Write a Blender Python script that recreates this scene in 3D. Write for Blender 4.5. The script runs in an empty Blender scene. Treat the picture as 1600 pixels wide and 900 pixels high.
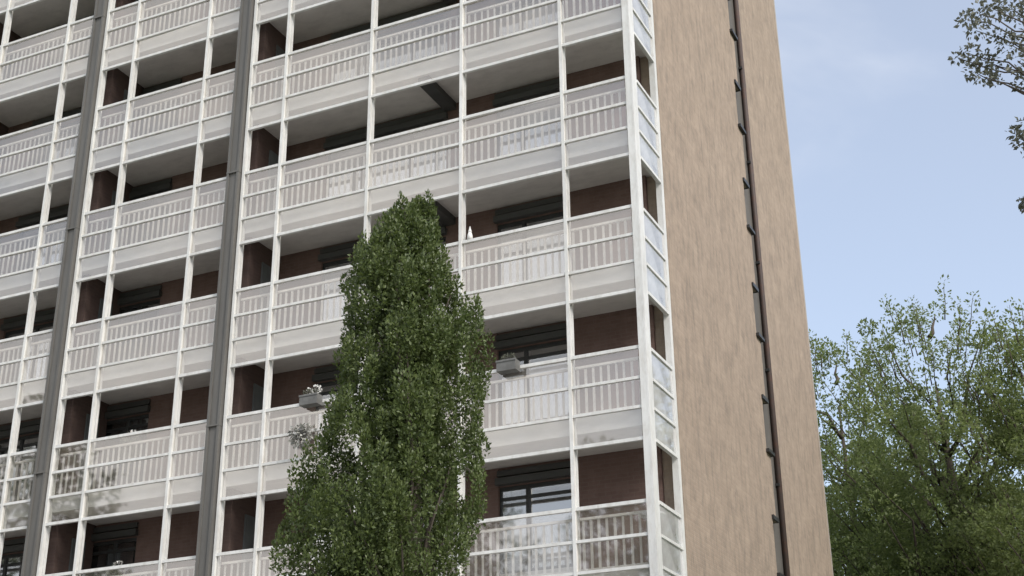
import bpy, math, random
import numpy as np
from mathutils import Vector, Matrix, noise

random.seed(7)
rng = np.random.default_rng(11)
scene = bpy.context.scene
COL = scene.collection
R = math.radians

# ---------------------------------------------------------------- camera
CAM = np.array([7.39, -21.47, 1.604])
F_PX = 2162.83
PITCH, ROLL, YAW = R(23.4495), R(-0.6673), R(24.9313)
FW = np.array([-math.sin(YAW) * math.cos(PITCH), math.cos(YAW) * math.cos(PITCH), math.sin(PITCH)])
r0 = np.array([math.cos(YAW), math.sin(YAW), 0.0])
u0 = np.cross(r0, FW)
RT = math.cos(ROLL) * r0 + math.sin(ROLL) * u0
UP = -math.sin(ROLL) * r0 + math.cos(ROLL) * u0
cam_data = bpy.data.cameras.new('camera')
cam = bpy.data.objects.new('camera', cam_data)
COL.objects.link(cam)
cam_data.sensor_width = 36.0
cam_data.lens = F_PX / 1600 * 36.0
cam_data.clip_start = 0.1
cam_data.clip_end = 3000
m4 = Matrix(((RT[0], UP[0], -FW[0], CAM[0]), (RT[1], UP[1], -FW[1], CAM[1]), (RT[2], UP[2], -FW[2], CAM[2]), (0, 0, 0, 1)))
cam.matrix_world = m4
scene.camera = cam

# ---------------------------------------------------------------- sky, sun, exposure
SUN_EL, SUN_AZ = R(40), R(118)          # azimuth clockwise from +Y
world = bpy.data.worlds.new('World')
scene.world = world
world.use_nodes = True
nt = world.node_tree
nt.nodes.clear()
out = nt.nodes.new('ShaderNodeOutputWorld')
bg = nt.nodes.new('ShaderNodeBackground')
sky = nt.nodes.new('ShaderNodeTexSky')
sky.sky_type = 'NISHITA'
sky.sun_disc = False
sky.sun_elevation = SUN_EL
sky.sun_rotation = SUN_AZ
sky.air_density = 1.0
sky.dust_density = 1.5
tc = nt.nodes.new('ShaderNodeTexCoord')
mp = nt.nodes.new('ShaderNodeMapping')
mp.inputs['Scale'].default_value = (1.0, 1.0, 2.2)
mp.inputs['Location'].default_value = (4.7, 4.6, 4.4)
noi = nt.nodes.new('ShaderNodeTexNoise')
noi.inputs['Scale'].default_value = 1.15
noi.inputs['Detail'].default_value = 7
noi.inputs['Roughness'].default_value = 0.55
noi.inputs['Distortion'].default_value = 0.4
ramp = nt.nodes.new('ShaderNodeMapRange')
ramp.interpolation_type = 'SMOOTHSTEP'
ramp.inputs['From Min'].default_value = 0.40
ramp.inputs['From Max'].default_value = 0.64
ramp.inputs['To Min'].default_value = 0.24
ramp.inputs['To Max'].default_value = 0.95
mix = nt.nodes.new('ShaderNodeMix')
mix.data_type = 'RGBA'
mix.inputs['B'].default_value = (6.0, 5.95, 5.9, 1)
bg.inputs['Strength'].default_value = 0.15
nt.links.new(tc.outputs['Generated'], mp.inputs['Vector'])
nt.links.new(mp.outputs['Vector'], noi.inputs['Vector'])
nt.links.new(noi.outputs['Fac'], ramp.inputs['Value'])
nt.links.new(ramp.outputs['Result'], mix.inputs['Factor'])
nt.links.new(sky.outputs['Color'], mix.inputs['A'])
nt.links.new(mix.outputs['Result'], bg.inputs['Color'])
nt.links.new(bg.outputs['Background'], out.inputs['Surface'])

sun_d = bpy.data.lights.new('sun', 'SUN')
sun_d.energy = 2.0
sun_d.angle = R(15)
sun_d.color = (1.0, 0.96, 0.9)
sun = bpy.data.objects.new('sun', sun_d)
COL.objects.link(sun)
sd = Vector((math.sin(SUN_AZ) * math.cos(SUN_EL), math.cos(SUN_AZ) * math.cos(SUN_EL), math.sin(SUN_EL)))
sun.rotation_euler = sd.to_track_quat('Z', 'Y').to_euler()
sun.location = (20, -40, 60)

scene.view_settings.view_transform = 'Standard'
scene.view_settings.look = 'None'
scene.view_settings.gamma = 1.0
scene.view_settings.exposure = 0.55

# ---------------------------------------------------------------- helpers
def ray(px, py):
    d = FW + (px - 800) / F_PX * RT + (450 - py) / F_PX * UP
    return d / np.linalg.norm(d)
def at_range(px, py, dist):
    return CAM + ray(px, py) * dist
def on_y(px, py, Y):
    d = ray(px, py)
    return CAM + d * ((Y - CAM[1]) / d[1])

class MB:
    """collects geometry for ONE mesh object"""
    def __init__(s):
        s.v = []; s.f = []; s.m = []
    def box(s, x0, x1, y0, y1, z0, z1, mi=0):
        b = len(s.v)
        s.v += [(x0, y0, z0), (x1, y0, z0), (x1, y1, z0), (x0, y1, z0), (x0, y0, z1), (x1, y0, z1), (x1, y1, z1), (x0, y1, z1)]
        s.f += [(b, b+3, b+2, b+1), (b+4, b+5, b+6, b+7), (b, b+1, b+5, b+4), (b+1, b+2, b+6, b+5), (b+2, b+3, b+7, b+6), (b+3, b, b+4, b+7)]
        s.m += [mi] * 6
        return s
    def tube(s, pts, rad, n=7, mi=0):
        pts = [Vector(p) for p in pts]
        b = len(s.v)
        for i, p in enumerate(pts):
            t = (pts[min(i+1, len(pts)-1)] - pts[max(i-1, 0)]).normalized()
            a = t.orthogonal().normalized(); c = t.cross(a)
            for k in range(n):
                an = 2 * math.pi * k / n
                s.v.append(tuple(p + (a * math.cos(an) + c * math.sin(an)) * rad[i]))
        for i in range(len(pts) - 1):
            for k in range(n):
                k2 = (k + 1) % n
                s.f.append((b+i*n+k, b+i*n+k2, b+(i+1)*n+k2, b+(i+1)*n+k)); s.m.append(mi)
        s.f.append(tuple(b + k for k in range(n))[::-1]); s.m.append(mi)
        s.f.append(tuple(b + (len(pts)-1)*n + k for k in range(n))); s.m.append(mi)
        return s
    def lathe(s, prof, c=(0, 0, 0), n=16, mi=0):
        b = len(s.v)
        for (r, z) in prof:
            for k in range(n):
                a = 2 * math.pi * k / n
                s.v.append((c[0] + r * math.cos(a), c[1] + r * math.sin(a), c[2] + z))
        for i in range(len(prof) - 1):
            for k in range(n):
                k2 = (k + 1) % n
                s.f.append((b+i*n+k, b+i*n+k2, b+(i+1)*n+k2, b+(i+1)*n+k)); s.m.append(mi)
        s.f.append(tuple(b + k for k in range(n))[::-1]); s.m.append(mi)
        s.f.append(tuple(b + (len(prof)-1)*n + k for k in range(n))); s.m.append(mi)
        return s
    def build(s, name, mats, parent=None, smooth=False):
        me = bpy.data.meshes.new(name)
        me.from_pydata(s.v, [], s.f)
        if not isinstance(mats, (list, tuple)): mats = [mats]
        for m in mats: me.materials.append(m)
        if len(mats) > 1: me.polygons.foreach_set('material_index', s.m)
        if smooth: me.polygons.foreach_set('use_smooth', [True] * len(me.polygons))
        me.update()
        o = bpy.data.objects.new(name, me)
        COL.objects.link(o)
        if parent is not None: o.parent = parent
        return o

def thing(name, label, cat, group=None, loc=None):
    o = bpy.data.objects.new(name, None)
    COL.objects.link(o)
    o.empty_display_size = 0.3
    if loc is not None: o.location = loc
    tag(o, label, cat, group)
    return o
def tag(o, label, cat, group=None):
    o['label'] = label; o['category'] = cat
    if group: o['group'] = group
    return o
def structure(o):
    o['kind'] = 'structure'; return o

# ---------------------------------------------------------------- materials
def base_mat(name):
    m = bpy.data.materials.new(name); m.use_nodes = True
    n = m.node_tree; b = n.nodes['Principled BSDF']
    return m, n, b
def N(n, t, **kw):
    x = n.nodes.new(t)
    for k, v in kw.items():
        if k in x.inputs: x.inputs[k].default_value = v
        else: setattr(x, k, v)
    return x
def mottled(name, c1, c2, scale=3.0, rough=0.7, detail=6, stretch=(1, 1, 1), bump=0.0, c3=None, s3=40.0, w3=0.3, spec=0.3, distort=0.0, lo=0.35, hi=0.65):
    m, n, b = base_mat(name)
    tcn = N(n, 'ShaderNodeTexCoord'); mpn = N(n, 'ShaderNodeMapping', Scale=stretch)
    n.links.new(tcn.outputs['Object'], mpn.inputs['Vector'])
    no = N(n, 'ShaderNodeTexNoise', Scale=scale, Detail=detail, Roughness=0.6, Distortion=distort)
    n.links.new(mpn.outputs['Vector'], no.inputs['Vector'])
    mr = N(n, 'ShaderNodeMapRange'); mr.inputs['From Min'].default_value = lo; mr.inputs['From Max'].default_value = hi
    n.links.new(no.outputs['Fac'], mr.inputs['Value'])
    mx = N(n, 'ShaderNodeMix', data_type='RGBA'); mx.inputs['A'].default_value = (*c1, 1); mx.inputs['B'].default_value = (*c2, 1)
    n.links.new(mr.outputs['Result'], mx.inputs['Factor'])
    col = mx.outputs['Result']
    if c3 is not None:
        n2 = N(n, 'ShaderNodeTexNoise', Scale=s3, Detail=4, Roughness=0.7)
        n.links.new(mpn.outputs['Vector'], n2.inputs['Vector'])
        r2 = N(n, 'ShaderNodeMapRange'); r2.inputs['From Min'].default_value = 0.45; r2.inputs['From Max'].default_value = 0.7; r2.inputs['To Max'].default_value = w3
        n.links.new(n2.outputs['Fac'], r2.inputs['Value'])
        mx2 = N(n, 'ShaderNodeMix', data_type='RGBA'); mx2.inputs['B'].default_value = (*c3, 1)
        n.links.new(r2.outputs['Result'], mx2.inputs['Factor']); n.links.new(col, mx2.inputs['A']); col = mx2.outputs['Result']
    n.links.new(col, b.inputs['Base Color'])
    b.inputs['Roughness'].default_value = rough
    b.inputs['Specular IOR Level'].default_value = spec
    if bump:
        bp = N(n, 'ShaderNodeBump', Strength=bump, Distance=0.01)
        n.links.new(no.outputs['Fac'], bp.inputs['Height']); n.links.new(bp.outputs['Normal'], b.inputs['Normal'])
    return m

def brick_mat(name, c1, c2, mortar, axis, streak=0.35, stain=(0.2, 0.17, 0.14), bias=0.0):
    """axis 'YZ' for the end wall, 'XZ' for walls facing the street"""
    m, n, b = base_mat(name)
    tcn = N(n, 'ShaderNodeTexCoord'); sep = N(n, 'ShaderNodeSeparateXYZ'); com = N(n, 'ShaderNodeCombineXYZ')
    n.links.new(tcn.outputs['Object'], sep.inputs[0])
    n.links.new(sep.outputs['Y' if axis == 'YZ' else 'X'], com.inputs['X']); n.links.new(sep.outputs['Z'], com.inputs['Y'])
    br = N(n, 'ShaderNodeTexBrick', Scale=1.0)
    br.inputs['Brick Width'].default_value = 0.22; br.inputs['Row Height'].default_value = 0.075
    br.inputs['Mortar Size'].default_value = 0.009; br.inputs['Mortar Smooth'].default_value = 0.3; br.inputs['Bias'].default_value = bias
    br.inputs['Color1'].default_value = (*c1, 1); br.inputs['Color2'].default_value = (*c2, 1); br.inputs['Mortar'].default_value = (*mortar, 1)
    n.links.new(com.outputs[0], br.inputs['Vector'])
    # weather streaks running down the wall
    mpn = N(n, 'ShaderNodeMapping', Scale=(1.0, 1.0, 0.3)); n.links.new(tcn.outputs['Object'], mpn.inputs['Vector'])
    no = N(n, 'ShaderNodeTexNoise', Scale=5.0, Detail=9, Roughness=0.72, Distortion=0.5); n.links.new(mpn.outputs['Vector'], no.inputs['Vector'])
    mr = N(n, 'ShaderNodeMapRange'); mr.inputs['From Min'].default_value = 0.45; mr.inputs['From Max'].default_value = 0.75; mr.inputs['To Max'].default_value = streak
    n.links.new(no.outputs['Fac'], mr.inputs['Value'])
    mx = N(n, 'ShaderNodeMix', data_type='RGBA'); mx.inputs['B'].default_value = (*stain, 1)
    n.links.new(mr.outputs['Result'], mx.inputs['Factor']); n.links.new(br.outputs['Color'], mx.inputs['A'])
    # pale and dark single clusters
    no2 = N(n, 'ShaderNodeTexNoise', Scale=1.3, Detail=12, Roughness=0.78); n.links.new(tcn.outputs['Object'], no2.inputs['Vector'])
    mr2 = N(n, 'ShaderNodeMapRange'); mr2.inputs['From Min'].default_value = 0.3; mr2.inputs['From Max'].default_value = 0.7; mr2.inputs['To Min'].default_value = 0.86; mr2.inputs['To Max'].default_value = 1.14
    n.links.new(no2.outputs['Fac'], mr2.inputs['Value'])
    mul = N(n, 'ShaderNodeMix', data_type='RGBA', blend_type='MULTIPLY'); mul.inputs['Factor'].default_value = 1
    n.links.new(mx.outputs['Result'], mul.inputs['A']); n.links.new(mr2.outputs['Result'], mul.inputs['B'])
    n.links.new(mul.outputs['Result'], b.inputs['Base Color'])
    b.inputs['Roughness'].default_value = 0.9; b.inputs['Specular IOR Level'].default_value = 0.15
    bp = N(n, 'ShaderNodeBump', Strength=0.35, Distance=0.006)
    n.links.new(br.outputs['Fac'], bp.inputs['Height']); bp.invert = True
    n.links.new(bp.outputs['Normal'], b.inputs['Normal'])
    return m

def glass_mat(name, refl, film, film_col=(0.6, 0.62, 0.63), film_scale=1.2, rough=0.03, tint=(0.9, 0.93, 0.93), graze=0.95, gcol=(0.97, 0.98, 1)):
    """clear pane: transparent body, mirror reflection that rises at grazing angles, film of dirt and painted-in sky haze"""
    m = bpy.data.materials.new(name); m.use_nodes = True
    n = m.node_tree; n.nodes.clear()
    o = N(n, 'ShaderNodeOutputMaterial')
    tr = N(n, 'ShaderNodeBsdfTransparent'); tr.inputs['Color'].default_value = (*tint, 1)
    di = N(n, 'ShaderNodeBsdfDiffuse'); di.inputs['Color'].default_value = (*film_col, 1)
    gl = N(n, 'ShaderNodeBsdfGlossy'); gl.inputs['Roughness'].default_value = rough; gl.inputs['Color'].default_value = (*gcol, 1)
    tcn = N(n, 'ShaderNodeTexCoord')
    no = N(n, 'ShaderNodeTexNoise', Scale=film_scale, Detail=7, Roughness=0.65); n.links.new(tcn.outputs['Object'], no.inputs['Vector'])
    mr = N(n, 'ShaderNodeMapRange'); mr.inputs['From Min'].default_value = 0.3; mr.inputs['From Max'].default_value = 0.7
    mr.inputs['To Min'].default_value = film * 0.55; mr.inputs['To Max'].default_value = film * 1.45
    n.links.new(no.outputs['Fac'], mr.inputs['Value'])
    geo = N(n, 'ShaderNodeNewGeometry')                   # film and mirror sit on the outer face of the sheet
    inv = N(n, 'ShaderNodeMath', operation='SUBTRACT'); inv.inputs[0].default_value = 1.0; n.links.new(geo.outputs['Backfacing'], inv.inputs[1])
    fa = N(n, 'ShaderNodeMath', operation='MULTIPLY'); n.links.new(mr.outputs['Result'], fa.inputs[0]); n.links.new(inv.outputs[0], fa.inputs[1])
    m1 = N(n, 'ShaderNodeMixShader'); n.links.new(fa.outputs[0], m1.inputs[0]); n.links.new(tr.outputs[0], m1.inputs[1]); n.links.new(di.outputs[0], m1.inputs[2])
    lw = N(n, 'ShaderNodeLayerWeight'); lw.inputs['Blend'].default_value = 0.35
    mf = N(n, 'ShaderNodeMapRange'); mf.inputs['To Min'].default_value = refl; mf.inputs['To Max'].default_value = graze
    n.links.new(lw.outputs['Fresnel'], mf.inputs['Value'])
    m2 = N(n, 'ShaderNodeMixShader'); fb = N(n, 'ShaderNodeMath', operation='MULTIPLY'); n.links.new(mf.outputs['Result'], fb.inputs[0]); n.links.new(inv.outputs[0], fb.inputs[1])
    n.links.new(fb.outputs[0], m2.inputs[0]); n.links.new(m1.outputs[0], m2.inputs[1]); n.links.new(gl.outputs[0], m2.inputs[2])
    n.links.new(m2.outputs[0], o.inputs['Surface'])
    return m

def leaf_mat(name, c_dark, c_light, trans=0.3, rough=0.45):
    m = bpy.data.materials.new(name); m.use_nodes = True
    n = m.node_tree; n.nodes.clear()
    o = N(n, 'ShaderNodeOutputMaterial')
    geo = N(n, 'ShaderNodeNewGeometry')
    tcn = N(n, 'ShaderNodeTexCoord')
    no = N(n, 'ShaderNodeTexNoise', Scale=1.3, Detail=3); n.links.new(tcn.outputs['Object'], no.inputs['Vector'])
    ad = N(n, 'ShaderNodeMath', operation='MULTIPLY_ADD'); ad.inputs[1].default_value = 0.6
    n.links.new(geo.outputs['Random Per Island'], ad.inputs[0])
    sc = N(n, 'ShaderNodeMath', operation='MULTIPLY'); sc.inputs[1].default_value = 0.5; n.links.new(no.outputs['Fac'], sc.inputs[0]); n.links.new(sc.outputs[0], ad.inputs[2])
    mx = N(n, 'ShaderNodeMix', data_type='RGBA'); mx.inputs['A'].default_value = (*c_dark, 1); mx.inputs['B'].default_value = (*c_light, 1)
    n.links.new(ad.outputs[0], mx.inputs['Factor'])
    b = N(n, 'ShaderNodeBsdfPrincipled'); b.inputs['Roughness'].default_value = rough; b.inputs['Specular IOR Level'].default_value = 0.4
    n.links.new(mx.outputs['Result'], b.inputs['Base Color'])
    tl = N(n, 'ShaderNodeBsdfTranslucent')
    hs = N(n, 'ShaderNodeHueSaturation', Saturation=1.15, Value=1.3); n.links.new(mx.outputs['Result'], hs.inputs['Color']); n.links.new(hs.outputs[0], tl.inputs['Color'])
    ms = N(n, 'ShaderNodeMixShader'); ms.inputs[0].default_value = trans
    n.links.new(b.outputs[0], ms.inputs[1]); n.links.new(tl.outputs[0], ms.inputs[2]); n.links.new(ms.outputs[0], o.inputs['Surface'])
    return m

M = {}
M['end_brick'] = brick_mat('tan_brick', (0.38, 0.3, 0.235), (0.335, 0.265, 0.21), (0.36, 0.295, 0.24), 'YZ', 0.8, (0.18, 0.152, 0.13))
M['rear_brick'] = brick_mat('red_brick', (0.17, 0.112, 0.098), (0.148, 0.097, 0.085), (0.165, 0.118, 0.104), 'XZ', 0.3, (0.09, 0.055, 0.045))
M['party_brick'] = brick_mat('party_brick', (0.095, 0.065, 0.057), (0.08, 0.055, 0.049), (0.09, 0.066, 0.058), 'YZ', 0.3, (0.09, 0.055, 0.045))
M['white_paint'] = mottled('white_paint', (0.74, 0.74, 0.72), (0.62, 0.62, 0.6), 1.8, 0.45, c3=(0.4, 0.36, 0.31), s3=9, w3=0.35, stretch=(1, 1, 0.4))
M['picket_paint'] = mottled('picket_paint', (0.7, 0.68, 0.65), (0.56, 0.54, 0.51), 2.5, 0.5, c3=(0.35, 0.25, 0.18), s3=6, w3=0.3)
M['grey_steel'] = mottled('grey_steel', (0.145, 0.14, 0.13), (0.105, 0.102, 0.096), 2.2, 0.5, c3=(0.1, 0.09, 0.08), s3=14, w3=0.5, stretch=(1, 1, 0.12))
M['concrete'] = mottled('slab_concrete', (0.62, 0.595, 0.56), (0.54, 0.515, 0.485), 1.6, 0.85, c3=(0.38, 0.36, 0.34), s3=5, w3=0.4, bump=0.15, stretch=(0.5, 1, 1))
M['slab_edge'] = mottled('slab_edge_paint', (0.66, 0.65, 0.63), (0.55, 0.545, 0.53), 1.4, 0.8, c3=(0.35, 0.33, 0.3), s3=4, w3=0.35, stretch=(0.4, 1, 1))
M['dark_frame'] = mottled('dark_frame', (0.045, 0.045, 0.045), (0.03, 0.03, 0.03), 4, 0.4)
M['shutter'] = mottled('shutter_box_paint', (0.075, 0.075, 0.073), (0.055, 0.055, 0.053), 3, 0.5, stretch=(0.2, 1, 1))
M['sill_panel'] = mottled('sill_panel_paint', (0.5, 0.47, 0.44), (0.42, 0.4, 0.37), 2, 0.6)
M['door'] = mottled('door_paint', (0.11, 0.12, 0.12), (0.08, 0.085, 0.085), 2, 0.5)
M['window_backing'] = mottled('curtain_cloth', (0.42, 0.42, 0.41), (0.1, 0.1, 0.1), 2.2, 0.9, stretch=(6, 6, 0.25))
M['dark_room'] = mottled('dark_room_tone', (0.03, 0.03, 0.03), (0.015, 0.015, 0.015), 1, 0.9)  # near-black colour paints in the unlit room behind the panes
M['screen_glass'] = glass_mat('screen_glass', 0.21, 0.10, (0.76, 0.67, 0.6), tint=(0.97, 0.97, 0.96), gcol=(1.0, 0.955, 0.91))  # warm film and mirror tint paint in part of the pale sky reflection
M['end_glass'] = glass_mat('end_glass', 0.12, 0.55, (0.75, 0.75, 0.74), tint=(0.97, 0.98, 0.98))  # heavy whitish film paints in a white sky reflection
M['window_glass'] = glass_mat('window_glass', 0.34, 0.03, tint=(0.75, 0.8, 0.82))
M['slit_glass'] = glass_mat('slit_glass', 0.05, 0.6, (0.13, 0.122, 0.113), tint=(0.6, 0.62, 0.62), rough=0.25, graze=0.25)
M['grey_panel'] = mottled('grey_panel', (0.135, 0.125, 0.113), (0.105, 0.098, 0.09), 2.5, 0.7, stretch=(1, 1, 0.3), c3=(0.1, 0.09, 0.08), s3=12, w3=0.4)
M['reveal_shade'] = mottled('reveal_shade_tone', (0.075, 0.055, 0.048), (0.05, 0.042, 0.038), 3, 0.6, c3=(0.16, 0.07, 0.045), s3=3, w3=0.5)  # dark colour stands in for shade on the brick reveal
M['corner_trim'] = mottled('corner_trim', (0.4, 0.36, 0.32), (0.36, 0.32, 0.28), 2, 0.6)
M['bark'] = mottled('bark', (0.12, 0.1, 0.08), (0.06, 0.05, 0.04), 8, 0.9, stretch=(1, 1, 0.2), bump=0.5)
M['leaf_front'] = leaf_mat('leaf_columnar', (0.035, 0.06, 0.016), (0.14, 0.175, 0.058), 0.28)
M['leaf_right'] = leaf_mat('leaf_right', (0.11, 0.145, 0.055), (0.24, 0.28, 0.12), 0.5)
M['leaf_over'] = leaf_mat('leaf_overhang', (0.07, 0.078, 0.055), (0.19, 0.195, 0.15), 0.25)
M['leaf_far'] = leaf_mat('leaf_far', (0.04, 0.06, 0.022), (0.1, 0.13, 0.05), 0.25)
M['leaf_pale'] = leaf_mat('leaf_pale', (0.1, 0.1, 0.09), (0.5, 0.5, 0.46), 0.15)
M['grass'] = mottled('grass', (0.06, 0.1, 0.03), (0.1, 0.13, 0.05), 0.6, 0.95, c3=(0.14, 0.13, 0.08), s3=5, w3=0.4)
M['paving'] = mottled('paving', (0.36, 0.35, 0.33), (0.28, 0.27, 0.26), 0.9, 0.9, c3=(0.2, 0.19, 0.18), s3=9, w3=0.4)
M['asphalt'] = mottled('asphalt', (0.055, 0.055, 0.055), (0.04, 0.04, 0.04), 1.2, 0.9)
M['planter'] = mottled('planter_grey', (0.17, 0.17, 0.165), (0.12, 0.12, 0.115), 6, 0.8)
M['flower'] = mottled('flower_white', (0.8, 0.79, 0.76), (0.7, 0.69, 0.66), 10, 0.7)
M['dish'] = mottled('dish_grey', (0.5, 0.5, 0.49), (0.36, 0.36, 0.35), 5, 0.5)

# ---------------------------------------------------------------- setting: ground
def sheet(name, x0, x1, y0, y1, z, mat):
    o = MB(); o.v = [(x0, y0, z), (x1, y0, z), (x1, y1, z), (x0, y1, z)]; o.f = [(0, 1, 2, 3)]; o.m = [0]
    return structure(o.build(name, mat))
sheet('ground', -900, 900, -900, 900, 0.0, M['grass'])
structure(MB().box(-40, 30, -24.5, -1.2, -0.3, 0.12, ).build('pavement', M['paving']))
sheet('road', -200, 200, -33, -25, 0.004, M['asphalt'])

# ---------------------------------------------------------------- apartment block
H = 2.75
def S(k): return 16.86 - k * H
def T(k): return S(k) - 1.085
def MR(k): return S(k) - 1.648
def L(k): return S(k) - 2.18
POST_X = [-16.70, -14.54, -12.35, -10.20, -7.98, -5.807, -3.66, -1.462]
COL_X = [-17.69, -13.30, -8.91]                       # white post beside each grey steel column
EDGE = -0.14
K_ALL = range(-4, 6)
K_SHOWN = range(-3, 4)
X_LEFT = -26.5
DEPTH = 13.4
WALL_Y = 1.42
ROOF_Z = L(-5)

block = thing('apartment_block', 'brown brick apartment tower with white framed glass balconies', 'building', loc=(0, 0, 0))

# end wall: brick left and right of a shallow recess that holds the slit windows
wall = MB()
wall.box(-0.35, 0.0, 1.52, 7.70, 0, ROOF_Z + 1.1)
wall.box(-0.35, 0.003, 8.78, DEPTH - 0.22, 0, ROOF_Z + 1.1)
def slit_z(k): return S(k) - 0.89, S(k) + 0.28          # sill, head
prev = 0.0
for k in sorted(K_ALL, reverse=True):
    z0, z1 = slit_z(k)
    wall.box(-0.35, -0.002, 7.70, 8.02, prev, z0)
    prev = z1
wall.box(-0.35, -0.002, 7.70, 8.02, prev, ROOF_Z + 1.1)
end_wall = wall.build('end_wall', M['end_brick'], block)
MB().box(-0.30, -0.105, 8.02, 8.78, 0, ROOF_Z + 1.0).build('recess_panel', M['grey_panel'], block)
reveal_shade = MB()  # added dark tube, painting in the shaded right reveal of the recess
reveal_shade.tube([(-0.03, 8.69, 0), (-0.03, 8.69, ROOF_Z + 0.9)], [0.062, 0.062], 12)
reveal_shade = reveal_shade.build('reveal_shade_tube', M['reveal_shade'], block, True)
for k in K_SHOWN:
    MB().box(-0.10, 0.0, 8.60, 8.775, S(k) - 1.5, S(k) - 1.44).build('shade_tube_bracket', M['dark_frame'], reveal_shade)  # bracket added to go with the made-up tube
for k in K_SHOWN:
    z0, z1 = slit_z(k)
    fr = MB()
    fr.box(-0.16, -0.09, 7.70, 7.75, z0, z1).box(-0.16, -0.09, 7.97, 8.02, z0, z1)
    fr.box(-0.16, -0.09, 7.75, 7.97, z0, z0 + 0.05).box(-0.16, -0.09, 7.75, 7.97, z1 - 0.05, z1)
    w = fr.build('slit_window', M['grey_panel'], block)
    MB().box(-0.135, -0.125, 7.75, 7.97, z0 + 0.05, z1 - 0.05).build('pane', M['slit_glass'], w)
    MB().box(-0.25, -0.2, 7.70, 8.02, z0, z1).build('dark_room_sheet', M['dark_room'], w)
    MB().box(-0.16, 0.075, 7.64, 8.12, z0 - 0.075, z0 - 0.001).build('sill', M['dark_frame'], w)  # near-black colour paints in the shade under the sill
    MB().box(-0.16, 0.045, 7.64, 8.10, z1 + 0.001, z1 + 0.09).build('lintel', M['dark_frame'], w)  # near-black bar paints in the shadow at the window head
MB().box(-0.3, -0.02, DEPTH - 0.22, DEPTH, 0, ROOF_Z + 1.1).build('corner_trim', M['corner_trim'], block)

# rear (street side) wall behind the balconies with its window openings
WINS = [(-3.58, -2.08), (-7.78, -4.75), (-13.70, -12.08), (-16.75, -15.15), (-22.5, -19.6)]
rear = MB()
for k in K_ALL:
    f, c = L(k), L(k - 1) - 0.28
    x = X_LEFT
    for (a, b) in sorted(WINS):
        rear.box(x, a, WALL_Y, WALL_Y + 0.25, f, c); x = b
        rear.box(a, b, WALL_Y, WALL_Y + 0.25, f, f + 0.45)
        rear.box(a, b, WALL_Y + 0.02, WALL_Y + 0.25, f + 2.1, c)
    rear.box(x, -0.35, WALL_Y, WALL_Y + 0.25, f, c)
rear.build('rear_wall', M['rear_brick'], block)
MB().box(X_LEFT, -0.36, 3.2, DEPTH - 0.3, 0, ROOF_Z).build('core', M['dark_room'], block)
MB().box(X_LEFT - 0.1, -0.02, 1.0, DEPTH - 0.02, ROOF_Z, ROOF_Z + 1.0).build('roof_parapet', M['concrete'], block)
MB().box(X_LEFT, -0.4, 0.05, 1.0, 0.0, L(5) - 0.29).build('plinth', M['concrete'], block)

def make_window(k, a, b, wi):
    f = L(k)
    z0, z1 = f + 0.45, f + 2.1
    fr = MB()
    w = b - a
    y0, y1 = WALL_Y + 0.06, WALL_Y + 0.13
    if w < 2: splits = [a, a + 0.58, b] if wi == 0 else [a, b - 0.62, b]
    else: splits = [a, a + w * 0.3, a + w * 0.7, b]
    t = 0.035
    fr.box(a, b, y0, y1, z0, z0 + 2 * t).box(a, b, y0, y1, z1 - 2 * t, z1)
    for i, x in enumerate(splits):
        fr.box(max(a, x - t), min(b, x + t), y0 - 0.002, y1 + 0.002, z0 + 2 * t, z1 - 2 * t)
    wo = fr.build('window', M['dark_frame'], block)
    zt = f + 1.84
    for i in range(len(splits) - 1):
        xa, xb = splits[i] + t, splits[i + 1] - t
        MB().box(xa, xb, y0 + 0.005, y1 - 0.005, zt, zt + 0.06).build('transom', M['dark_frame'], wo)
        for (p0, p1) in ((z0 + 2 * t, zt), (zt + 0.06, z1 - 2 * t)):
            g = MB().box(xa, xb, y0 + 0.03, y0 + 0.036, p0, p1).build('pane', M['window_glass'], wo)
        # curtain of cloth, or near-black painted as the unlit room
        cm = M['window_backing'] if random.random() < 0.45 else M['dark_room']
        MB().box(xa, xb, WALL_Y + 0.2, WALL_Y + 0.21, z0, z1).build('window_backing', cm, wo)
    MB().box(a - 0.03, b + 0.03, WALL_Y - 0.10, WALL_Y + 0.05, z1 + 0.02, z1 + 0.15).build('shutter_box', M['shutter'], wo)
    MB().box(a - 0.01, b + 0.01, WALL_Y - 0.05, WALL_Y + 0.05, z1 + 0.19, z1 + 0.30).build('lintel', M['shutter'], wo)
    MB().box(a, b, WALL_Y - 0.03, WALL_Y - 0.004, f + 0.02, f + 0.45).build('sill_panel', M['sill_panel'], wo)
for k in K_SHOWN:
    for wi, (a, b) in enumerate(WINS[:4]): make_window(k, a, b, wi)

for k in K_SHOWN:                                          # shallow beam under each soffit
    c = L(k - 1) - 0.28
    MB().box(-4.78, -4.52, 0.18, WALL_Y - 0.002, c - 0.16, c).build('downstand_beam', M['shutter'], block)
# party walls between the flats and a panel on each
for k in K_SHOWN:
    f, c = L(k), L(k - 1) - 0.28
    for x in COL_X:
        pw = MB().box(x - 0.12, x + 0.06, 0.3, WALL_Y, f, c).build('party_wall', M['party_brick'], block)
        MB().box(x + 0.06, x + 0.09, 0.75, 1.15, f, f + 2.05).build('wall_panel', M['door'], pw)

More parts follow.
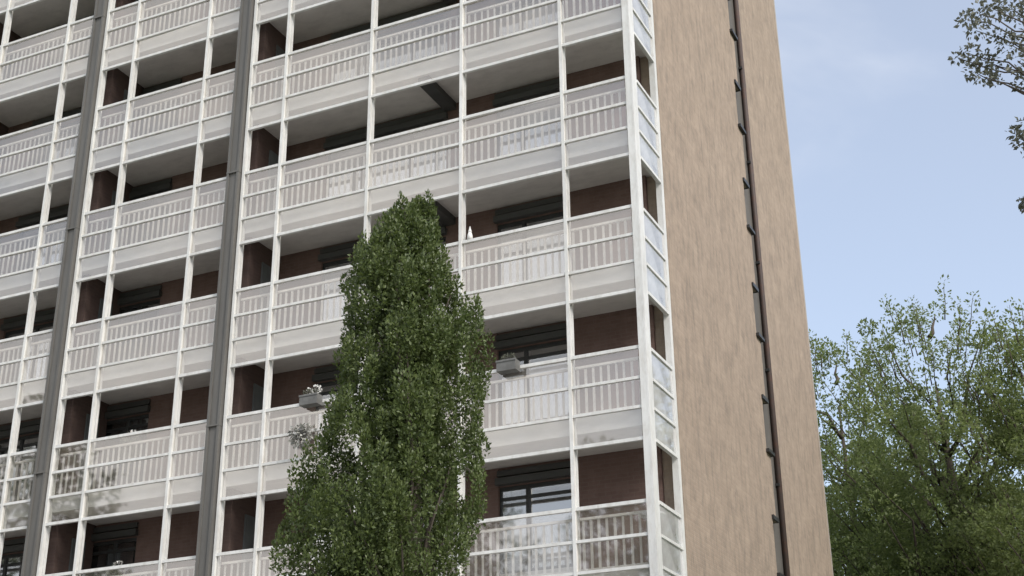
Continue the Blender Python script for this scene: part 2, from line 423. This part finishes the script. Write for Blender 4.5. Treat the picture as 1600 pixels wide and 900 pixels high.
# balconies: one slab per storey with its rails, panes and pickets
SECT = [(X_LEFT, COL_X[0] - 0.38), (COL_X[0] + 0.03, COL_X[1] - 0.38), (COL_X[1] + 0.03, COL_X[2] - 0.38), (COL_X[2] + 0.03, EDGE)]
BAYS = [(-17.66, -16.7), (-16.7, -14.54), (-14.54, -13.68), (-13.27, -12.35), (-12.35, -10.2), (-10.2, -9.29), (-8.88, -7.98), (-7.98, -5.807), (-5.807, -3.66), (-3.66, -1.462), (-1.462, EDGE)]
FAR_BAYS = [(-26.5, -24.9), (-24.9, -22.3), (-22.3, -20.2), (-20.2, -18.07)]
RW = 0.03
far_rail, far_pane, far_picket = MB(), MB(), MB()
def rails_at(k):
    return [('S', S(k + 1), RW), ('L', L(k), 0.026), ('M', MR(k), 0.026), ('T', T(k), RW)]
def pane_spans(k):
    return [(S(k + 1) + RW, L(k) - 0.026), (L(k) + 0.026, MR(k) - 0.026), (MR(k) + 0.026, T(k) - RW)]
picket_me = {}
picket_n = 0
for k in K_ALL:
    shown = k in K_SHOWN
    slab = MB()
    slab.box(X_LEFT, -0.06, 0.13, WALL_Y + 1.8, L(k) - 0.28, L(k) - 0.02)
    sl = slab.build('balcony_slab', M['concrete'], block)
    MB().box(X_LEFT, -0.05, 0.09, 0.129, L(k) - 0.30, L(k) + 0.01).build('slab_edge', M['slab_edge'], sl)
    # rails of the outer screen
    for si, (a, b) in enumerate(SECT):
        for (nm, z, h) in rails_at(k):
            if shown and si > 0:
                MB().box(a, b, -0.035, 0.03, z - h, z + h).build('rail', M['white_paint'], sl)
            else:
                far_rail.box(a, b, -0.035, 0.03, z - h, z + h)
        # top and bottom bar of the picket railing behind the glass
        if shown and si > 0:
            MB().box(a, b, 0.15, 0.20, T(k) - 0.16, T(k) - 0.115).build('railing_bar', M['picket_paint'], sl)
            MB().box(a, b, 0.155, 0.195, L(k) + 0.07, L(k) + 0.10).build('railing_bar', M['picket_paint'], sl)
        else:
            far_rail.box(a, b, 0.15, 0.20, T(k) - 0.16, T(k) - 0.115)
    for (a, b) in (BAYS if shown else BAYS + FAR_BAYS):
        for (z0, z1) in pane_spans(k):
            if shown:
                cx, cz = (a + b) / 2, (z0 + z1) / 2
                hw, hh = (b - a) / 2 - 0.03, (z1 - z0) / 2
                g = MB().box(-hw, hw, -0.004, 0.004, -hh, hh).build('glass_pane', M['screen_glass'], sl)
                g.location = (cx, 0.0, cz)
                g.rotation_euler = (R(random.gauss(0, 0.35)), 0, R(random.gauss(0, 0.35)))
            else:
                far_pane.box(a + 0.03, b - 0.03, -0.004, 0.004, z0, z1)
    if shown:
        for (a, b) in FAR_BAYS:
            for (z0, z1) in pane_spans(k): far_pane.box(a + 0.03, b - 0.03, -0.004, 0.004, z0, z1)
    # pickets
    for (a, b) in BAYS + FAR_BAYS:
        nb = max(3, int(round((b - a) / 0.142)))
        for i in range(nb):
            x = a + (i + 0.5) * (b - a) / nb + random.gauss(0, 0.006)
            w = random.choice((0.02, 0.024, 0.022))
            if k in (-1, 0, 1, 2, 3) and a > -9 and picket_n < 300:
                key = round(w, 3)
                if key not in picket_me:
                    o = MB().box(-w, w, -0.008, 0.008, 0, 0.85).build('picket', M['picket_paint'], sl)
                    picket_me[key] = o.data
                else:
                    o = bpy.data.objects.new('picket', picket_me[key]); COL.objects.link(o); o.parent = sl
                o.location = (x, 0.175, L(k) + 0.085); picket_n += 1
            else:
                far_picket.box(x - w, x + w, 0.167, 0.183, L(k) + 0.085, L(k) + 0.935)
    # end return of the balcony: rails and panes facing the tree side
    if shown:
        for (nm, z, h) in rails_at(k):
            MB().box(-0.06, 0.012, 0.20, 1.30, z - h, z + h).build('side_rail', M['white_paint'], sl)
        for (z0, z1) in pane_spans(k):
            g = MB().box(-0.004, 0.004, -0.55, 0.55, -(z1 - z0) / 2, (z1 - z0) / 2).build('side_pane', M['end_glass'], sl)
            g.location = (-0.02, 0.75, (z0 + z1) / 2)
            g.rotation_euler = (0, R(random.gauss(0, 0.4)), R(random.gauss(0, 0.3)))
for o in (far_rail.build('rail', M['white_paint'], block), far_pane.build('glass_pane', M['screen_glass'], block), far_picket.build('picket', M['picket_paint'], block)):
    o['kind'] = 'stuff'

# posts: a slim mullion in front of the glass and a broader post behind it
ZB, ZT = L(5), ROOF_Z
for x in POST_X + COL_X:
    p = MB().box(x - 0.03, x + 0.03, -0.05, 0.036, ZB, ZT).build('post', M['white_paint'], block)
    MB().box(x - 0.04, x + 0.05, 0.045, 0.1, ZB, ZT).build('inner_post', M['white_paint'], p)
for x in COL_X:                                            # grey steel columns left of the white posts
    a, b = x - 0.37, x - 0.06
    c = MB()
    c.box(a, b, -0.10, 0.02, 0.12, ZT + 0.6)
    c.box(a - 0.001, a + 0.055, -0.135, -0.101, 0.12, ZT + 0.6).box(b - 0.055, b + 0.001, -0.135, -0.101, 0.12, ZT + 0.6)
    co = c.build('steel_column', M['grey_steel'], block)
    for z in (5.2, 10.9, 16.6, 22.3):
        MB().box(a - 0.006, b + 0.006, -0.141, 0.0, z + x * 0.09, z + x * 0.09 + 0.035).build('splice', M['grey_steel'], co)
cp = MB().box(-0.14, -0.035, -0.06, 0.06, ZB, ZT + 0.6)
cp.box(-0.034, 0.0, -0.062, 0.2, ZB, ZT + 0.6).box(-0.13, -0.10, 0.061, 0.2, ZB, ZT + 0.6)
cp.build('corner_post', M['white_paint'], block)
ep = MB().box(-0.10, 0.016, 1.30, 1.40, ZB, ZT + 0.6).box(-0.10, -0.012, 1.401, 1.519, ZB, ZT + 0.6)
ep.build('end_post', M['white_paint'], block)

# ---------------------------------------------------------------- things on the balconies
def leaves_mesh(name, P, D, Nn, size, mat, parent, asp=0.5, fold=0.25):
    """P centre of leaf base, D axis, Nn normal, size per leaf: two triangles folded on the midrib"""
    n = len(P)
    D = D / (np.linalg.norm(D, axis=1, keepdims=True) + 1e-9)
    W = np.cross(D, Nn); W = W / (np.linalg.norm(W, axis=1, keepdims=True) + 1e-9)
    Q = np.cross(W, D)
    s = size[:, None]
    base = P; tip = P + D * s
    mid = P + D * s * 0.45
    lf = mid + W * s * asp * 0.5 + Q * s * fold * 0.5
    rt = mid - W * s * asp * 0.5 + Q * s * fold * 0.5
    V = np.stack([base, rt, tip, lf], 1).reshape(-1, 3)
    idx = np.arange(n) * 4
    Fc = np.stack([idx, idx + 1, idx + 2, idx, idx + 2, idx + 3], 1).reshape(-1)
    me = bpy.data.meshes.new(name)
    me.vertices.add(len(V)); me.vertices.foreach_set('co', V.ravel())
    me.loops.add(len(Fc)); me.loops.foreach_set('vertex_index', Fc)
    me.polygons.add(n * 2); me.polygons.foreach_set('loop_start', np.arange(n * 2) * 3)
    me.materials.append(mat); me.update(); me.validate()
    o = bpy.data.objects.new(name, me); COL.objects.link(o)
    if parent is not None: o.parent = parent
    return o
def unit(n):
    v = rng.normal(size=(n, 3)); return v / np.linalg.norm(v, axis=1, keepdims=True)
def clump(c, rad, n, up=0.4, out_=0.8):
    """leaf positions and axes scattered in an ellipsoidal clump"""
    u = unit(n); rr = rng.uniform(0.25, 1, (n, 1)) ** 0.5
    P = np.asarray(c) + u * rr * np.asarray(rad)
    D = u * out_ + unit(n) * 0.7 + np.array([0, 0, up])
    Nn = unit(n) * 0.8 + np.array([0, 0, 0.8]) + u * 0.3
    return P, D, Nn

def planter(x, k, w, label, seed, flowers):
    z = T(k) + RW
    t = thing('planter_box', label, 'planter', 'planter boxes hung on the balcony rails', (x, -0.14, z - 0.13))
    b = MB().box(-w/2, w/2, -0.10, 0.10, 0, 0.02)
    b.box(-w/2, w/2, -0.10, -0.08, 0.02, 0.2).box(-w/2, w/2, 0.08, 0.10, 0.02, 0.2).box(-w/2, -w/2 + 0.02, -0.08, 0.08, 0.02, 0.2).box(w/2 - 0.02, w/2, -0.08, 0.08, 0.02, 0.2)
    b.box(-w/2 - 0.01, w/2 + 0.01, -0.112, -0.10, 0.17, 0.205)
    b.box(-w/2 + 0.02, w/2 - 0.02, -0.08, 0.08, 0.12, 0.16)
    b.build('box', M['planter'], t)
    h = MB()
    for s in (-0.6, 0.6): h.box(s * w/2 - 0.012, s * w/2 + 0.012, 0.10, 0.19, 0.132, 0.142)
    h.build('hanger', M['dark_frame'], t)
    n = 160
    P, D, Nn = clump((0, 0, 0.24), (w * 0.45, 0.09, 0.09), n)
    leaves_mesh('foliage', P, D, Nn, rng.uniform(0.03, 0.06, n), M['leaf_over'], t)
    if flowers:
        n = 60
        P, D, Nn = clump((w * 0.2, 0, 0.30), (w * 0.4, 0.1, 0.08), n)
        leaves_mesh('flowers', P, D, Nn, rng.uniform(0.03, 0.06, n), M['flower'], t, 0.9)
    return t
planter(-2.62, 2, 0.38, 'grey planter box hooked on the balcony rail just right of the columnar tree', 1, False)
planter(-6.83, 2, 0.40, 'grey planter box of pale flowers hooked on rail left of the columnar tree', 2, True)

def flower_pot(px, py, k, label):
    p = on_y(px, py, 0.34)
    zf = L(k)
    t = thing('flower_pot', label, 'flower pot', 'tall flower pots standing on the balconies', (p[0], 0.42, zf))
    MB().lathe([(0.10, 0.0), (0.15, 0.34), (0.165, 0.34), (0.165, 0.38), (0.14, 0.38), (0.13, 0.33)], n=14).build('pot', M['planter'], t, True)
    st = MB()
    for a in range(5): st.tube([(0, 0, 0.3), (0.08 * math.cos(a * 1.3), 0.05 * math.sin(a * 1.3), 0.8), (0.16 * math.cos(a * 1.3), 0.08 * math.sin(a * 1.3), 1.1)], [0.012, 0.009, 0.005], 5)
    st.build('stem', M['leaf_over'], t)
    n = 420
    P, D, Nn = clump((0, 0, 0.92), (0.27, 0.13, 0.36), n)
    leaves_mesh('foliage', P, D, Nn, rng.uniform(0.05, 0.09, n), M['leaf_over'], t)
    n = 26
    P, D, Nn = clump((0.08, -0.03, 1.27), (0.1, 0.05, 0.05), n)
    leaves_mesh('flowers', P, D, Nn, rng.uniform(0.035, 0.06, n), M['flower'], t, 0.9)
flower_pot(203, 655, 2, 'potted plant with a white bloom on the second-lowest balcony between the grey columns')
flower_pot(178, 865, 3, 'potted plant with white blooms on the lowest balcony between the grey columns')

# small pale ornament on the rail
t = thing('ornament', 'small white cone-shaped ornament standing on a balcony rail beside a white post', 'ornament', loc=(-3.47, 0.0, T(1) + RW))
MB().lathe([(0.035, 0), (0.055, 0.02), (0.05, 0.1), (0.028, 0.16)], n=12).build('body', M['flower'], t, True)
MB().lathe([(0.03, 0.155), (0.036, 0.18), (0.016, 0.24), (0.004, 0.29)], n=12).build('tip', M['flower'], t, True)
# pale leaved plant hanging outside the glass
t = thing('hanging_plant', 'pale grey-leaved plant hanging outside a balcony just left of the columnar tree', 'plant', loc=(-6.98, -0.045, MR(2)))
MB().lathe([(0.05, -0.2), (0.1, -0.06), (0.115, -0.055), (0.115, -0.02), (0.1, -0.02), (0.09, -0.06)], (0, -0.12, 0), n=14).build('basket', M['planter'], t, True)
MB().tube([(0, 0.0, 0), (0, -0.12, -0.03)], [0.012, 0.012], 6).build('hook', M['dark_frame'], t)
n = 260
P, D, Nn = clump((0, -0.13, -0.12), (0.27, 0.12, 0.25), n, -0.3)
leaves_mesh('foliage', P, D, Nn, rng.uniform(0.05, 0.11, n), M['leaf_pale'], t, 0.6)
# round topped stand behind the end glass on the lowest balcony
t = thing('bistro_table', 'tall round white table behind the end glass of the lowest corner balcony', 'table', loc=(-0.42, 0.98, L(3) - 0.02))
MB().lathe([(0.02, 1.10), (0.22, 1.10), (0.235, 1.115), (0.235, 1.135), (0.22, 1.15), (0.02, 1.15)], n=24).build('table_top', M['flower'], t, True)
MB().lathe([(0.03, 0.03), (0.03, 1.10)], n=12).build('leg', M['white_paint'], t, True)
MB().lathe([(0.19, 0.0), (0.19, 0.015), (0.05, 0.035), (0.03, 0.06)], n=20).build('base', M['dark_frame'], t, True)

# ---------------------------------------------------------------- trees
def z_on_spine(px, py, base):
    """height at which the sight line passes the vertical through base"""
    d = ray(px, py); h = math.hypot(d[0], d[1]); D = math.hypot(base[0] - CAM[0], base[1] - CAM[1])
    return CAM[2] + D * d[2] / h
def spine_px(base, z):
    q = np.array([base[0], base[1], z]) - CAM
    dep = q @ FW
    return 800 + F_PX * (q @ RT) / dep, dep

def limb(mb, a, b, r_a, r_b, sag=0.0, wob=0.06):
    a = np.asarray(a, float); b = np.asarray(b, float)
    n = 4; pts = []
    ln = np.linalg.norm(b - a)
    for i in range(n + 1):
        t = i / n
        p = a + (b - a) * t
        p[2] += -sag * math.sin(math.pi * t) * ln
        if 0 < i < n: p += rng.normal(size=3) * wob * ln * 0.3
        pts.append(tuple(p))
    mb.tube(pts, [r_a + (r_b - r_a) * i / n for i in range(n + 1)], 6)

# columnar tree in front of the balconies
base = at_range(646, 640, 15.9)[:2]
prof = [(296, 642, 664), (318, 622, 684), (348, 588, 690), (400, 548, 698), (430, 530, 716), (480, 532, 750), (520, 528, 776), (600, 512, 770), (640, 492, 762),
        (700, 478, 768), (740, 456, 772), (800, 440, 760), (860, 428, 742), (900, 430, 732), (1000, 445, 725), (1150, 470, 720), (1300, 540, 690)]
zs, lo, hi = [], [], []
for (py, a, b) in prof:
    z = z_on_spine(645, py, base); sx, dep = spine_px(base, z)
    zs.append(z); lo.append((a - sx) / F_PX * dep); hi.append((b - sx) / F_PX * dep)
zs, lo, hi = np.array(zs)[::-1], np.array(lo)[::-1], np.array(hi)[::-1]
tree = thing('columnar_tree', 'dense dark green columnar tree standing in front of the balconies', 'tree', loc=(base[0], base[1], 0.12))
hr = np.array([r0[0], r0[1], 0]); hd = np.array([-r0[1], r0[0], 0])
trunk = MB()
ztop = zs[-1]
trunk.tube([(0, 0, 0), (0.02, 0.01, 1.0), (-0.03, 0.02, 3.0), (0.02, 0, 5.0), (0, 0.01, 7.0), (0.01, 0, ztop - 0.6)], [0.2, 0.15, 0.13, 0.1, 0.06, 0.015], 10)
PP, DD, NN = [], [], []
ncl = 0
def crown_point(edge_lo, edge_hi, reach):
    z = rng.uniform(zs[0] + 0.2, ztop - 0.1)
    a, b = np.interp(z, zs, lo), np.interp(z, zs, hi)
    hw = (b - a) / 2
    if rng.uniform() > min(1, hw / 0.8) + 0.15: return None
    ang = rng.uniform(0, 2 * math.pi); rad = rng.uniform(edge_lo, edge_hi)
    x = (a + b) / 2 + (hw + reach) * rad * math.cos(ang); y = (hw + reach) * rad * math.sin(ang)
    q = hr * x + hd * y + np.array([0, 0, z - 0.22])
    return q, hw, rad
while ncl < 700:                                            # body of the crown, with hollows
    cpnt = crown_point(0.1, 1.0, -0.14)
    if cpnt is None: continue
    P0, hw, rad = cpnt
    if rad > 0.45 and noise.noise(Vector(P0) * 2.1) < -0.2: continue
    cr = min(0.2, hw * 0.4) * rng.uniform(0.5, 1.2)
    nl = int(250 * (cr / 0.2) ** 2) + 40
    p, d_, n_ = clump(P0, (cr, cr, cr * 1.5), nl, 0.7, 0.7)
    PP.append(p); DD.append(d_); NN.append(n_)
    if ncl % 4 == 0:
        limb(trunk, (0, 0, max(0.9, P0[2] - 0.5 - 1.1 * hw * rad)), P0, 0.03, 0.008)
    ncl += 1
nsp = 0
while nsp < 420:                                            # upright shoots that break the outline
    cpnt = crown_point(0.8, 1.0, -0.02)
    if cpnt is None: continue
    P0, hw, rad = cpnt
    hgt = rng.uniform(0.12, 0.3)
    p, d_, n_ = clump(P0, (0.06, 0.06, hgt), int(60 + 170 * hgt), 0.9, 0.8)
    PP.append(p); DD.append(d_); NN.append(n_); nsp += 1
P = np.concatenate(PP); D_ = np.concatenate(DD); N_ = np.concatenate(NN)
trunk.build('trunk', M['bark'], tree, True)
leaves_mesh('crown', P, D_, N_, rng.uniform(0.03, 0.058, len(P)), M['leaf_front'], tree, 0.62, 0.3)

def broad_tree(name, label, px, dist, top_py, half_px, low_z, n_cl, leaf, mat, per=110, group=None, cl_r=0.75, sparse_top=0.5, bump=0.5, n_spr=110):
    """crown of many leaf clumps on real limbs; px / top_py give direction, dist the range"""
    b = at_range(px, top_py + 150, dist)
    bx, by = b[0], b[1]
    zt = z_on_spine(px, top_py, (bx, by))
    t = thing(name, label, 'tree', group, (bx, by, 0))
    hw = half_px / F_PX * dist
    tr = MB()
    tr.tube([(0, 0, 0), (0.1, 0, low_z * 0.5), (0, 0.1, low_z), (0.1, 0, (low_z + zt) / 2), (0, 0, zt - 2.6)], [0.38, 0.3, 0.26, 0.14, 0.03], 10)
    PP, DD, NN = [], [], []
    cz, hz = (low_z + zt) / 2, (zt - low_z) / 2
    ph = rng.uniform(0, 6.28, 4)
    for i in range(n_cl):
        u = unit(1)[0]
        rad = rng.uniform(0.15, 1) ** 0.5
        az = math.atan2(u[1], u[0])
        k_ = 1 + bump * (math.sin(3 * az + ph[0]) * 0.5 + math.sin(5 * az + ph[1] + 3 * u[2]) * 0.5)
        c = np.array([u[0] * hw * rad * k_, u[1] * hw * rad * k_, cz + u[2] * hz * rad])
        hfrac = (c[2] - low_z) / (zt - low_z)
        cr = cl_r * rng.uniform(0.55, 1.15) * (1 - 0.45 * max(0, hfrac - 0.5) * 2)
        c[2] = min(c[2], zt - cr * 0.5)
        if hfrac > 0.5 and noise.noise(Vector(c) * 0.7) < 0.22 * min(1, (hfrac - 0.5) / 0.25) - 0.1: continue
        nl = int(per * (1 - sparse_top * max(0, hfrac - 0.55) / 0.45) * rng.uniform(0.7, 1.2))
        p, d_, n_ = clump(c, (cr, cr, cr * 0.75), nl, 0.2, 0.7)
        PP.append(p); DD.append(d_); NN.append(n_)
        if i % 3 == 0:
            j = c - np.array([0, 0, cr * 0.2])
            limb(tr, (0, 0, max(low_z * 0.7, c[2] - 0.9 * math.hypot(c[0], c[1]) - 0.6)), j, 0.085, 0.012, 0.03, 0.12)
    for i in range(n_spr):                                   # loose sprays that break the outline of the upper crown
        u = unit(1)[0]; u[2] = abs(u[2])
        rad = rng.uniform(0.88, 1.14)
        c = np.array([u[0] * hw * rad, u[1] * hw * rad, cz + u[2] * hz * rad])
        for q in range(3):
            f = 1 - 0.05 * q
            cc = np.array([c[0] * f, c[1] * f, c[2] - 0.3 * q])
            p, d_, n_ = clump(cc, (0.16 + 0.08 * q, 0.16 + 0.08 * q, 0.2), 14 + 8 * q, 0.4, 0.7)
            PP.append(p); DD.append(d_); NN.append(n_)
        limb(tr, (c[0] * 0.8, c[1] * 0.8, c[2] - 1.1), c, 0.02, 0.006)
    tr.build('trunk', M['bark'], t, True)
    P = np.concatenate(PP)
    leaves_mesh('crown', P, np.concatenate(DD), np.concatenate(NN), rng.uniform(leaf * 0.6, leaf * 1.15, len(P)), mat, t, 0.6, 0.3)
    return t
GR = 'broad trees right of the brick end wall'
broad_tree('broad_tree', 'tall leafy green tree right of the brick wall with the highest top', 1465, 44, 472, 175, 6.0, 560, 0.12, M['leaf_right'], 200, GR, 0.65, 0.5)
broad_tree('broad_tree', 'leafy green tree cut off by the right edge of the frame', 1625, 40, 500, 150, 4.0, 420, 0.12, M['leaf_right'], 190, GR, 0.7, 0.3)
broad_tree('broad_tree', 'lower leafy tree half hidden behind the edge of the brick wall', 1315, 50, 525, 125, 4.0, 400, 0.14, M['leaf_right'], 190, GR, 0.8, 0.3)
broad_tree('broad_tree', 'darker leafy tree filling the gap behind the other trees at right', 1440, 62, 640, 190, 4.0, 360, 0.2, M['leaf_right'], 160, GR, 1.1, 0.3)

# overhanging tree at the upper right: trunk outside the frame, sprays of leaves reaching in
tb = at_range(1960, 300, 20.5)
t = thing('overhanging_tree', 'grey-green tree reaching leafy sprays into the upper right corner', 'tree', loc=(tb[0], tb[1], 0))
tr = MB()
tr.tube([(0, 0, 0), (0.05, 0.1, 3), (0, 0, 7), (0.1, 0, 10), (0, 0, 13)], [0.36, 0.28, 0.22, 0.13, 0.04], 10)
PP, DD, NN = [], [], []
sprays = [(1512, 32, 14), (1530, 22, 20), (1552, 14, 18), (1525, 48, 14), (1575, 8, 24), (1592, 22, 20), (1562, 58, 16), (1580, 70, 18), (1600, 60, 16), (1496, 90, 9), (1515, 84, 16), (1530, 92, 18), (1545, 100, 16), (1522, 112, 15),
          (1538, 120, 16), (1555, 125, 11), (1590, 95, 18), (1604, 112, 18), (1596, 130, 12), (1588, 206, 12), (1600, 196, 14), (1598, 226, 13), (1604, 216, 14), (1597, 316, 7), (1606, 322, 10), (1622, 240, 20), (1625, 90, 26), (1630, 150, 22)]
for q in range(150):
    sprays.append((rng.uniform(1625, 2250), rng.uniform(-240, 420), rng.uniform(18, 40)))
o0 = np.array([tb[0], tb[1], 0])
for i, (px, py, rr) in enumerate(sprays):
    dist = 20.5 + rng.normal() * (0.35 if i < 28 else 1.4)
    c = at_range(px, py, dist) - o0; cr = rr / F_PX * dist
    nl = int(26 + 900 * cr * cr * (1.2 if i < 28 else 1))
    p, d_, n_ = clump(c, (cr, cr, cr * 0.8), nl, -0.1, 0.7)
    PP.append(p); DD.append(d_); NN.append(n_)
    if i % 3 == 0 or i < 28:
        hub = at_range(1640 if i < 28 else 1850, py + 40, dist) - o0
        limb(tr, hub if i < 28 else (0, 0, max(4, c[2] - 0.6 * np.hypot(c[0], c[1]))), c, 0.018, 0.005, 0, 0.1)
for (py, zz) in ((60, 8.2), (130, 7.6), (240, 6.8), (340, 6.2)):
    hub = at_range(1640, py, 20.5) - o0
    limb(tr, (0, 0, zz), hub, 0.07, 0.018, 0, 0.06)
tr.build('trunk', M['bark'], t, True)
P = np.concatenate(PP)
leaves_mesh('crown', P, np.concatenate(DD), np.concatenate(NN), rng.uniform(0.05, 0.1, len(P)), M['leaf_over'], t, 0.6, 0.3)

# trees on the far side of the street, mirrored in the lower balcony glass
def street_tree(x, y, h, hw, label):
    t = thing('street_tree', label, 'tree', 'trees on the far side of the street', (x, y, 0))
    tr = MB(); tr.tube([(0, 0, 0), (0.1, 0, h * 0.3), (0, 0.1, h * 0.6), (0, 0, h * 0.92)], [0.36, 0.3, 0.18, 0.03], 9)
    PP, DD, NN = [], [], []
    for i in range(130):
        u = unit(1)[0] * rng.uniform(0.2, 1) ** 0.5
        c = np.array([u[0] * hw, u[1] * hw, h * 0.6 + u[2] * h * 0.38])
        p, d_, n_ = clump(c, (1.0, 1.0, 0.8), 45, 0.1, 0.7)
        PP.append(p); DD.append(d_); NN.append(n_)
        if i % 5 == 0: limb(tr, (0, 0, max(h * 0.2, c[2] - 2)), c, 0.08, 0.015)
    tr.build('trunk', M['bark'], t, True)
    P = np.concatenate(PP)
    leaves_mesh('crown', P, np.concatenate(DD), np.concatenate(NN), rng.uniform(0.25, 0.45, len(P)), M['leaf_far'], t, 0.6, 0.3)
street_tree(-25, -37, 22.0, 5.5, 'leafy tree across the street mirrored in the lower middle balcony glass')
street_tree(-32, -17, 20.5, 4.5, 'leafy tree across the street mirrored in the lower left balcony glass')
street_tree(-14, -37, 20.5, 5.0, 'leafy tree across the street mirrored in the lower corner balcony glass')

def added_shade_tree(x, y, h, hw, label):  # unseen trees, added tall to shade the lower end wall
    street_tree(x, y, h, hw, label)
added_shade_tree(13.2, 1.5, 17.0, 3.9, 'unseen leafy tree added beside the balcony corner to shade the lower end wall')
added_shade_tree(13.6, 9.5, 17.5, 4.1, 'unseen leafy tree added out to the right to shade the foot of the brick end wall')
